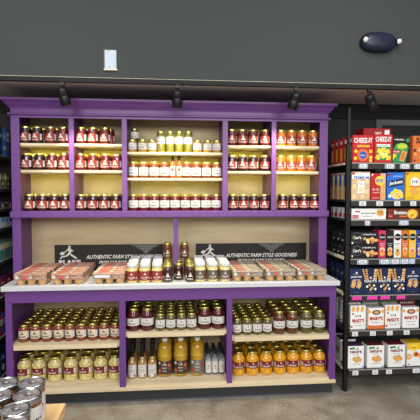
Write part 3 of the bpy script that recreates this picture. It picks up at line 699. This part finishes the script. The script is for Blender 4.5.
def a_green(b, L, w, h):
    P(b, L(), [(0, h*.02), (w*.75, h*.02), (w*.95, h*.62), (w*.2, h*.74), (0, h*.5)], GRN)
    disc(b, L(), w*.55, h*.64, w*.32, flat((150, 200, 50)), 16, ry=h*.12); text(b, L(), 'GOOD', w*.30, w*.80, h*.59, h*.69, YEL, .03); words(b, L(), w*.1, w*.7, h*.86, h*.92, W1, 8, 2)
    rect(b, L(), 0, w*.42, h*.38, h*.50, RED); words(b, L(), w*.04, w*.38, h*.41, h*.47, W1, 5, 3)
    P(b, L(), [(w*.38, h*.10), (w*.64, h*.06), (w*.86, h*.42), (w*.56, h*.48)], GOLDP); P(b, L(), [(w*.44, h*.14), (w*.62, h*.11), (w*.78, h*.39), (w*.58, h*.43)], ORG)
    P(b, L(), [(0, h*.12), (w*.24, h*.30), (w*.06, h*.36), (0, h*.30)], YEL); disc(b, L(), w*.88, h*.86, w*.12, GRN, 10)
def a_pizza(b, L, w, h):
    rs = random.Random(5)
    for i in range(26): disc(b, L(), w*rs.uniform(.08, .92), h*rs.uniform(.06, .94), w*rs.uniform(.05, .1), [GOLDP, ORG, BRN, TANL, CRK][i % 5], 8)
def a_premium(b, L, w, h):
    for i in range(4):
        for j in range(4): rect(b, L(), w*(.06+.22*i), w*(.26+.22*i), h*(.04+.18*j), h*(.20+.18*j), [TANL, TAN][(i+j) % 2])
    rect(b, L(), w*.02, w*.98, h*.74, h*.96, W1); text(b, L(), 'PREMIUM', w*.12, w*.94, h*.74, h*.84, BLU, .03)
    P(b, L(), [(w*.02, h*.9), (w*.2, h*.9), (w*.12, h*.98), (w*.02, h*.98)], RED)
    rect(b, L(), w*.34, w*.70, h*.24, h*.66, W1); words(b, L(), w*.38, w*.66, h*.54, h*.60, BLU2, 4, 1); rect(b, L(), w*.40, w*.64, h*.30, h*.46, TANL)
def a_ritz(b, L, w, h):
    rect(b, L(), w*.66, w, h*.0, h, TAN); rect(b, L(), w*.70, w*.96, h*.06, h*.30, GOLDP); rect(b, L(), w*.70, w*.96, h*.36, h*.62, GOLDP)
    disc(b, L(), w*.60, h*.72, w*.32, YEL, 18); text(b, L(), 'RITZ', w*.36, w*.86, h*.66, h*.78, BLU, .05)
    words(b, L(), w*.12, w*.60, h*.36, h*.44, W1, 4, 2); words(b, L(), w*.14, w*.60, h*.26, h*.31, W1, 6, 3); words(b, L(), w*.1, w*.6, h*.06, h*.10, W1, 6, 4)
    P(b, L(), [(w*.04, h*.88), (w*.20, h*.98), (w*.04, h*.98)], W1)
def a_blue(b, L, w, h):
    P(b, L(), [(0, h*.96), (w*.3, h*.96), (w*.05, h*.86), (0, h*.88)], RED2); words(b, L(), w*.36, w*.9, h*.84, h*.89, W1, 6, 1)
    P(b, L(), [(w*.08, h*.44), (w*.95, h*.56), (w*.95, h*.80), (w*.08, h*.68)], NVY); text(b, L(), 'Jackets', w*.12, w*.9, h*.50, h*.66, W1, .03, 0, .018)
    disc(b, L(), w*.58, h*.20, w*.36, TANL, 16, ry=h*.18); crackers(b, L, [(w*.32, h*.24), (w*.48, h*.34), (w*.72, h*.30), (w*.84, h*.14), (w*.56, h*.12)], w*.12, YEL, False)
    crackers(b, L, [(w*.58, h*.20), (w*.70, h*.12)], w*.04, GRN, False); disc(b, L(), w*.16, h*.14, w*.1, W1, 8)
def a_yellow(b, L, w, h):
    P(b, L(), [(w*.04, h*.97), (w*.22, h*.97), (w*.04, h*.86)], RED); disc(b, L(), w*.52, h*.66, w*.26, W1, 14, ry=h*.16); rect(b, L(), w*.28, w*.76, h*.52, h*.70, W1)
    words(b, L(), w*.36, w*.70, h*.60, h*.72, GRY2, 3, 2); rect(b, L(), w*.20, w*.84, h*.46, h*.50, ORG)
    crackers(b, L, [(w*.38, h*.32), (w*.52, h*.38), (w*.64, h*.28), (w*.46, h*.24)], w*.12, GOLDP, False); words(b, L(), w*.1, w*.5, h*.06, h*.10, OLV, 5, 5)
def a_flatw(b, L, w, h):
    rect(b, L(), w*.02, w*.20, h*.08, h*.40, RED); words(b, L(), w*.04, w*.18, h*.18, h*.30, W1, 5, 2); rect(b, L(), w*.10, w*.24, h*.66, h*.78, RED)
    text(b, L(), 'ENTERTAIN', w*.28, w*.68, h*.48, h*.64, INK, .02); words(b, L(), w*.32, w*.62, h*.26, h*.34, INKL, 9, 2)
    disc(b, L(), w*.83, h*.62, w*.13, TANL, 18, ry=h*.36); disc(b, L(), w*.83, h*.62, w*.10, GOLDP, 18, ry=h*.28)
    for i in range(9): disc(b, L(), w*(.76+.018*i), h*(.62+.16*math.sin(i*2.1)), w*.016, [RED, OLV, ORG][i % 3], 8, ry=h*.06)
def a_flatb(b, L, w, h):
    rect(b, L(), w*.03, w*.16, h*.14, h*.50, RED); words(b, L(), w*.05, w*.14, h*.24, h*.36, W1, 3, 2); rect(b, L(), w*.05, w*.18, h*.74, h*.84, RED)
    text(b, L(), 'Breton', w*.20, w*.58, h*.46, h*.82, W1, .03); rect(b, L(), w*.36, w*.58, h*.20, h*.34, ORG)
    disc(b, L(), w*.76, h*.49, w*.17, GOLDP, 20, ry=h*.46); disc(b, L(), w*.76, h*.47, w*.13, YEL, 20, ry=h*.34)
    for i in range(4): rect(b, L(), w*(.70+.03*i), w*(.715+.03*i), h*(.2+.04*i), h*(.44+.04*i), BRN)
def a_carrw(b, L, w, h):
    disc(b, L(), w*.24, h*.58, w*.19, GRY2, 20, ry=h*.38); disc(b, L(), w*.24, h*.58, w*.180, BLK, 20, ry=h*.36); text(b, L(), "Carr's", w*.09, w*.38, h*.46, h*.70, W1, .03)
    words(b, L(), w*.44, w*.94, h*.76, h*.86, W1, 10, 2); rect(b, L(), w*.03, w*.08, h*.10, h*.24, W1)
    rs = random.Random(3)
    for i in range(14): disc(b, L(), w*rs.uniform(.50, .95), h*rs.uniform(.20, .54), w*.055, [TANL, GOLDP, ORG, CRK][i % 4], 9, ry=h*.12)
def a_carrt(cc):
    def f(b, L, w, h):
        disc(b, L(), w*.5, h*.76, w*.48, BLK, 18); text(b, L(), "Carr's", w*.12, w*.90, h*.73, h*.80, W1, .03)
        words(b, L(), w*.14, w*.86, h*.50, h*.54, W1 if cc != W1 else INK, 5, 2); words(b, L(), w*.2, w*.8, h*.44, h*.47, W1 if cc != W1 else INK, 4, 3)
        disc(b, L(), w*.5, h*.30, w*.36, TANL, 14); disc(b, L(), w*.5, h*.16, w*.36, GOLDP, 14); disc(b, L(), w*.5, h*.26, w*.2, [ORG, OLV][cc is W1], 10); disc(b, L(), w*.42, h*.30, w*.08, RED, 8)
    return f
def a_straw(b, L, w, h):
    for i, (u, a) in enumerate(((.16, .35), (.30, .2), (.74, -.18), (.88, -.1))):
        x = w*u; t_ = [CRK, GOLDP, TANL, GOLDP][i]
        P(b, L(), [(x-w*.06, h*.56), (x+w*.06, h*.56), (x+w*.06-a*w*.6, h*.97), (x-w*.06-a*w*.6, h*.97)], t_)
        for k in range(3): rect(b, L(), x-w*.05-a*w*.2*k, x+w*.05-a*w*.2*k, h*(.64+.1*k), h*(.67+.1*k), BRN)
    disc(b, L(), w*.5, h*.64, w*.07, W1, 8); text(b, L(), "MACY'S", w*.06, w*.94, h*.46, h*.56, W1, .03)
    for i, (u, v) in enumerate(((.25, .30), (.42, .36), (.60, .24), (.74, .34), (.84, .20), (.5, .18))): disc(b, L(), w*u, h*v, w*.09, [W1, CRK, GOLDP, TANL, W1, CRK][i], 8)
    words(b, L(), w*.3, w*.7, h*.06, h*.09, GRY2, 5, 2)
def a_bites(b, L, w, h):
    disc(b, L(), w*.5, h*.84, w*.07, W1, 8); words(b, L(), w*.34, w*.66, h*.77, h*.80, W1, 4, 1); text(b, L(), 'JOHN WM.', w*.08, w*.90, h*.62, h*.71, W1, .03)
    rect(b, L(), w*.22, w*.78, h*.55, h*.57, W1)
    crackers(b, L, [(w*.26, h*.34), (w*.30, h*.46), (w*.70, h*.44), (w*.66, h*.32)], w*.16, CRK); crackers(b, L, [(w*.24, h*.40), (w*.72, h*.34)], w*.11, TAN)
    words(b, L(), w*.36, w*.66, h*.06, h*.09, GRY2, 4, 2)
def a_mary(cc, orange):
    def f(b, L, w, h):
        if orange:
            rect(b, L(), 0, w, 0, h*.18, ORG); rect(b, L(), 0, w*.04, 0, h, ORG); rect(b, L(), w*.96, w, 0, h, ORG)
        if cc == 'tall':
            for u in (.16, .44, .74): P(b, L(), [(w*(u-.1), h*.78), (w*(u+.06), h*.72), (w*(u+.16), h*.92), (w*(u-.02), h*.98)], GOLDP)
            words(b, L(), w*.34, w*.72, h*.52, h*.62, GRY2, 3, 2); disc(b, L(), w*.16, h*.66, w*.06, MAR, 8)
        else:
            disc(b, L(), w*.52, h*.80, w*.26, BRN, 14, ry=h*.12); disc(b, L(), w*.52, h*.80, w*.17, CRK, 12, ry=h*.07); disc(b, L(), w*.9, h*.86, w*.1, GOLDP, 8); disc(b, L(), w*.08, h*.84, w*.1, GOLDP, 8)
        text(b, L(), "MARY'S", w*.12, w*.90, h*(.30 if cc == 'tall' else .42), h*(.45 if cc == 'tall' else .60), RED, .04)
        words(b, L(), w*.2, w*.84, h*.30 if cc != 'tall' else h*.26, h*.335 if cc != 'tall' else h*.285, RED, 9, 2)
        words(b, L(), w*.26, w*.76, h*.15, h*.19, GRY2 if not orange else W1, 5, 3)
        if cc == 'tall': disc(b, L(), w*.08, h*.12, w*.07, RED, 8); disc(b, L(), w*.9, h*.2, w*.05, GOLDP, 8)
    return f
def a_nature(b, L, w, h):
    P(b, L(), [(w*.10, h*.84), (w*.44, h*.86), (w*.44, h*.95), (w*.10, h*.93)], GRN); P(b, L(), [(w*.5, h*.82), (w*.62, h*.96), (w*.66, h*.84)], OLV)
    text(b, L(), 'nature', w*.14, w*.86, h*.68, h*.82, MAR, .03); words(b, L(), w*.30, w*.7, h*.60, h*.63, GRY2, 6, 2)
    crackers(b, L, [(w*.40, h*.42), (w*.62, h*.46), (w*.54, h*.34), (w*.72, h*.38)], w*.13, CRK, False); crackers(b, L, [(w*.50, h*.42), (w*.64, h*.37)], w*.10, GOLDP, False)
    words(b, L(), w*.3, w*.76, h*.18, h*.21, MAR, 5, 3); rect(b, L(), w*.86, w*.96, h*.04, h*.08, BLU)
def a_yelw(b, L, w, h):
    rect(b, L(), 0, w, h*.72, h, YEL2); disc(b, L(), w*.38, h*.82, w*.2, YEL, 14); words(b, L(), w*.26, w*.50, h*.78, h*.85, BRN, 4, 2)
    crackers(b, L, [(w*.12, h*.42), (w*.50, h*.52), (w*.80, h*.46)], w*.17, GOLDP, False); crackers(b, L, [(w*.52, h*.52)], w*.1, RED, False); crackers(b, L, [(w*.14, h*.42)], w*.08, TANL, False)
    rect(b, L(), w*.06, w*.16, h*.06, h*.10, BLU)
def s_stripe(cs):   # side panel: stacked colour marks
    def f(b, S, d, h):
        for i, (m, u0, u1, v0, v1) in enumerate(cs): rect(b, S(), d*u0, d*u1, h*v0, h*v1, m)
    return f
def make_box(w, h, d, m, art, side=None, name='snack_box', top=None, cat='box'):
    t = thing(name, 'x', cat)
    b = MB(); b.box(-w/2, w/2, 0, d, 0, h, m, min(.0015, d*.1))
    if top: b.box(-w/2+.001, w/2-.001, .001, d-.001, h, h+.0006, top)
    c = b.build('carton', t)
    b = MB(); L = stack(onflat(-w/2, 0, 0, .0003)); art(b, L, w, h); b.build('front_print', c)
    if side:
        b = MB(); n = [0]
        def S():
            n[0] += 1; k = .0003+n[0]*.0002
            return lambda u, v: (-w/2-k, d-u, v)
        side(b, S, d, h); b.build('side_print', c)
    return finish(t)
def boxrow(p, x0, x1, y, z, n, pitch, dsc, group, one=False):
    dep = ['in front', 'second from front', 'third from front', 'fourth from front', 'fifth from front']
    for k in range(n):
        put(p, (x0+x1)/2, y+k*pitch, z+.0004, f'{dsc}, {dep[k]}' if n > 1 else dsc, group, 0)
FY = GY0+.012
SD_R = s_stripe([(YEL, .25, .8, .12, .62), (W1, .2, .8, .76, .90)]); SD_P = s_stripe([(BLU, .2, .8, .5, .95), (GOLDP, .3, .9, .05, .35)])
z = LV[0]; G = 'snack boxes on the top rack shelf'
boxrow(make_box(.176, .222, .072, RED, a_cheez1, SD_R), 1.414, 1.594, FY, z, 5, .098, 'red cracker box with brown disc, leftmost on top shelf', G)
boxrow(make_box(.152, .230, .072, RED, a_cheez2), 1.599, 1.751, FY, z, 3, .098, 'red cracker box with green cracker panel', G)
boxrow(make_box(.142, .215, .066, BLK, a_green), 1.757, 1.905, FY+.01, z, 2, .09, 'black and green cracker box beside the red boxes', G)
boxrow(make_box(.150, .222, .066, ORG, a_pizza), 1.925, 2.075, FY, z, 2, .09, 'orange box with browned topping picture on the top shelf', G)
bx = make_box(.235, .066, .150, RED2, lambda b, L, w, h: (text(b, L(), 'CHEEZ-IT', w*.42, w*.66, h*.15, h*.55, W1, .02), rect(b, L(), w*.78, w*.96, h*.1, h*.8, W1)))
boxrow(bx, 1.560, 1.800, .18, z+.2308, 1, 0, 'dark red cracker box lying flat on top of the upright red boxes', G)
z = LV[1]; G = 'snack boxes on the second rack shelf'
boxrow(make_box(.154, .228, .066, TAN, a_premium, SD_P), 1.411, 1.567, FY, z, 5, .098, 'tan and white saltine box with blue lettering', G)
boxrow(make_box(.124, .216, .066, RED, a_ritz), 1.573, 1.699, FY, z, 2, .09, 'red round-cracker box with yellow disc and blue lettering', G)
boxrow(make_box(.146, .224, .066, BLU2, a_blue), 1.708, 1.860, FY, z, 2, .09, 'blue cracker box with white slanted lettering', G)
boxrow(make_box(.150, .228, .066, YEL2, a_yellow), 1.869, 2.021, FY, z, 2, .09, 'yellow cracker box beside the blue box', G)
z = LV[2]; G = 'flat snack boxes on the third rack shelf'
boxrow(make_box(.290, .088, .060, W1, a_flatw, s_stripe([(RED, .1, .7, .1, .5), (MAR, .75, .95, .1, .9)])), 1.416, 1.708, FY, z, 5, .098, 'long white flat cracker box with pizza picture', G)
boxrow(make_box(.276, .088, .060, BRN, a_flatb), 1.718, 2.0, FY, z, 2, .098, 'long brown flat cracker box with white lettering', G)
z = LV[3]; G = 'black and coloured cracker boxes on the fourth rack shelf'
cw_ = make_box(.228, .106, .060, BLK, a_carrw, s_stripe([(GRY2, .2, .5, .2, .35), (GRY2, .4, .7, .6, .8), (INKL, .7, .8, .3, .7)]))
for k in range(5):
    for j in range(2): put(cw_, 1.528, FY+k*.098, z+.0004+j*.1075, f'black wide cracker box, {("lower", "upper")[j]} of the stack, {["in front", "second from front", "third from front", "fourth from front", "fifth from front"][k]}', 'stacked black cracker boxes', 0)
for x0, x1, m, nm in ((1.649, 1.711, PNK, 'pink'), (1.715, 1.776, BLK, 'black'), (1.780, 1.842, W1, 'white'), (1.846, 1.904, ORG, 'orange'), (1.908, 1.970, YEL2, 'yellow'), (1.974, 2.034, flat((40, 60, 190)), 'blue')):
    boxrow(make_box(x1-x0-.002, .224, .060, m, a_carrt(m)), x0, x1, FY, z, 2, .07, f'slim upright {nm} cracker box with black disc', G)
z = LV[4]; G = 'navy cheese stick boxes on the fifth rack shelf'
bi_ = make_box(.115, .212, .06, NVY, a_bites, s_stripe([(GRY2, .3, .45, .6, .8), (NVY2, .5, .9, .1, .9)])); st_ = make_box(.117, .212, .06, NVY, a_straw)
boxrow(bi_, 1.408, 1.525, FY, z, 5, .098, 'navy bites box at the left end of the fifth shelf', G)
for i, (x0, x1, q) in enumerate(((1.526, 1.644, 'nearest the bites box'), (1.645, 1.763, 'middle of the three'), (1.765, 1.885, 'right one of the three'))): boxrow(st_, x0, x1, FY, z, 1, 0, f'navy straw box with crossed cheese sticks, {q}', G)
boxrow(bi_, 1.890, 2.010, FY, z, 1, 0, 'navy bites box right of the three cheese straw boxes', G)
z = LV[5]; G = 'white cracker boxes on the sixth rack shelf'
SD_M = s_stripe([(GRN, .1, .4, .05, .95), (RED, .5, .9, .05, .2)])
tl = make_box(.130, .196, .060, W1, a_mary('tall', 0), SD_M); sq = make_box(.142, .172, .060, W1, a_mary('o', 1)); sp_ = make_box(.142, .172, .060, W1, a_mary('p', 0))
boxrow(tl, 1.419, 1.551, FY, z, 5, .098, 'tall white cracker box with red lettering, leftmost on sixth shelf', G)
boxrow(sq, 1.566, 1.710, FY, z, 1, 0, 'white cracker box with orange base band and red lettering', G)
boxrow(tl, 1.716, 1.850, FY, z, 1, 0, 'tall white cracker box between the two squarer boxes', G)
boxrow(sp_, 1.864, 2.010, FY, z, 1, 0, 'squarer white cracker box without orange band, right of the tall one', G)
for x, m, nm in ((1.640, GRY2, 'grey-blue'), (1.80, OLV, 'olive green'), (1.96, MAR, 'maroon')):
    boxrow(make_box(.15, .224, .06, m, lambda b, L, w, h: words(b, L(), w*.1, w*.9, h*.8, h*.88, W1, 7, 3)), x-.075, x+.075, FY+.10, z, 1, 0, f'{nm} box standing behind the white cracker boxes', G)
z = LV[6]; G = 'nature cracker boxes on the bottom rack shelf'
SD_N = s_stripe([(GRY2, .2, .8, .3, .6), (CRK, .3, .6, .4, .55)])
for x0, x1, m, nm in ((1.402, 1.538, PUR, 'purple'), (1.566, 1.712, BRN, 'brown'), (1.746, 1.892, MAR, 'maroon')):
    boxrow(make_box(x1-x0, .186, .110, W1, a_nature, SD_N if nm == 'purple' else s_stripe([(GRY2, .3, .4, .15, .85)]), top=m), x0, x1, FY-.004, z, 3 if nm == 'purple' else 1, .16, f'white cracker carton with {nm} top on the bottom shelf', G)
boxrow(make_box(.15, .190, .110, W1, a_yelw, top=YEL2), 1.915, 2.065, FY+.004, z, 1, 0, 'white and yellow cracker carton at right of the bottom shelf', G)

# ------------------------------------------------------------------ left shelving, seen past the hutch
LXF = -1.40
lr = thing('shelving_rack', 'black metal side shelving left of the purple cabinet', 'shelving', (LXF, .05, 0))
def lpart(mb, name, par=None):
    o = mb.build(name, par or lr)
    if par is None: o.location = (-LXF, -.05, 0)
    return o
LZ = [1.925, 1.665, 1.503, 1.345, 1.080, .790, .470, .150]
for y in (-.12, .60):
    b = MB(); b.box(LXF-.42, LXF-.385, y, y+.035, 0, 2.25, BLACK, .002); lpart(b, 'post')
b = MB(); b.box(LXF-.435, LXF-.4255, -.12, .635, .1, 2.25, BLACKM); lpart(b, 'back_panel')
for z in LZ:
    b = MB(); b.box(LXF-.380, LXF-.002, -.12, .635, z-.018, z, RACK, .001); b.box(LXF-.002, LXF+.006, -.12, .635, z-.03, z-.004, RAIL); b.box(LXF-.002, LXF+.007, -.12, .635, z-.004, z+.001, flat((150, 148, 140))); lpart(b, 'shelf')
def a_plain(c1, c2):
    def f(b, L, w, h):
        rect(b, L(), w*.12, w*.88, h*.56, h*.88, c1); words(b, L(), w*.2, w*.8, h*.64, h*.76, W1 if c1 != W1 else INK, 4, 2); disc(b, L(), w*.5, h*.3, w*.28, c2, 12, ry=min(w*.28, h*.26))
    return f
rows_ = [(0, .232, .075, [(flat((70, 120, 186)), flat((110, 160, 210)), W1), (flat((50, 96, 160)), W1, ORG), (flat((26, 34, 60)), flat((50, 60, 90)), BLU)], 'blue'),
 (1, .118, .06, [(flat((120, 140, 70)), TANL, GRN), (flat((60, 66, 72)), OLV, TAN)], 'olive'),
 (2, .055, .08, [(flat((46, 34, 70)), PUR, TAN), (BLK, GRY2, PUR)], 'dark'),
 (3, .075, .08, [(flat((150, 180, 210)), BLU, W1), (flat((190, 206, 222)), BLU, TAN)], 'pale blue'),
 (4, .150, .05, [(TEAL, TANL, GRN), (flat((130, 130, 80)), TANL, TEAL), (flat((60, 110, 130)), TANL, OLV)], 'teal'),
 (5, .150, .12, [(flat((70, 30, 90)), RED, ORG), (PUR, RED2, YEL)], 'purple'),
 (6, .150, .09, [(BLU, W1, RED), (flat((150, 30, 34)), W1, BLU)], 'blue and red'),
 (7, .20, .10, [(flat((24, 52, 110)), BLU2, W1), (BLK, BLU, W1)], 'navy')]
seqn = [0]
for li, h, wd, kinds, nm in rows_:
    ps_ = [make_box(wd-.004, h, .10, m, a_plain(c1, c2), name='grocery_box') for m, c1, c2 in kinds]
    n = int(.40/wd); i = 0
    for k in range(n):
        y = .13+wd*(k+.5)
        if y+wd/2 > .60: break
        put(ps_[k % len(ps_)], LXF-.006, y, LZ[li]+.0014, f'{nm} grocery box, left side rack shelf {ORD[li]} from top, {ORD[k]} from near end', 'grocery boxes on the side rack', PI/2)

# ------------------------------------------------------------------ foreground table and jars
TX, TY, TZ = -.408, -1.735, .880
tb = thing('display_table', 'pale pine display table holding silver-lidded jars in the near corner', 'table', (TX-.5, TY-.4, 0))
def tpart(mb, name): o = mb.build(name, tb); o.location = (-(TX-.5), -(TY-.4), 0); return o
b = MB(); b.box(TX-1.0, TX, TY-.8, TY, TZ-.035, TZ, PINE, .003); tpart(b, 'tabletop')
for x in (TX-.98, TX-.08):
    for y in (TY-.78, TY-.08): b = MB(); b.box(x, x+.06, y, y+.06, 0, TZ-.0355, PINE, .003); tpart(b, 'leg')
b = MB(); b.box(TX-.96, TX-.04, TY-.045, TY-.025, TZ-.13, TZ-.0355, PINE); b.box(TX-.045, TX-.025, TY-.76, TY-.05, TZ-.13, TZ-.0355, PINE); tpart(b, 'apron')
AMB2 = content('amber_candied', (150, 96, 40), (96, 52, 18), 50)
LIDF = mat('lid_film', (112, 108, 106), .22, .3, coat=.5, noise=('n', (60, 60, 60), (156, 152, 150), .4, .6))
t = thing('spread_jar', 'x', 'jar')
bo = body(t, [(.038, 0), (.041, .006), (.041, .115), (.038, .123)], AMB2, 'glass_body', 28)
b = MB(); b.lathe([(.0415, .108), (.0425, .110), (.0425, .125), (.0415, .128), (.0395, .128), (.0385, .1255), (.036, .1255)], SILVER, 30, cap=False); ld = b.build('lid', t)
b = MB(); b.lathe([(.036, .1256), (.030, .1262), (.012, .1260), (.0001, .1260)], LIDF, 30, cap=False); disc(b, ontop(0, 0, .1261), 0, 0, .013, flat((70, 62, 66)), 14, ry=.008); disc(b, ontop(0, 0, .1264), .004, .001, .006, flat((160, 150, 150)), 10); b.build('lid_window', ld)
b = MB(); b.patch(.0416, -.2, 1.9, .006, .098, WH, 14); words(b, onround(.0416, .006, .8), -.022, .022, .05, .058, INK, 5, 2); words(b, onround(.0416, .006, .8), -.022, .022, .036, .04, INKL, 7, 3); b.build('label', bo); finish(t)
k = 0
cols = [('right', [(-.490, -1.842), (-.475, -1.928), (-.481, -2.015), (-.454, -2.100)]), ('middle', [(-.576, -1.838), (-.563, -1.925), (-.568, -2.013), (-.545, -2.105)])]
for cn, pts in cols:
    for i, (x, y) in enumerate(pts):
        put(t, x, y, TZ+.0004, f'silver-lidded amber jar on the pine table, {["rear", "second from rear", "third from rear", "nearest"][i]} of the {cn} column', 'silver-lidded jars on the pine table', [.0, .15, -.1, .1][i])
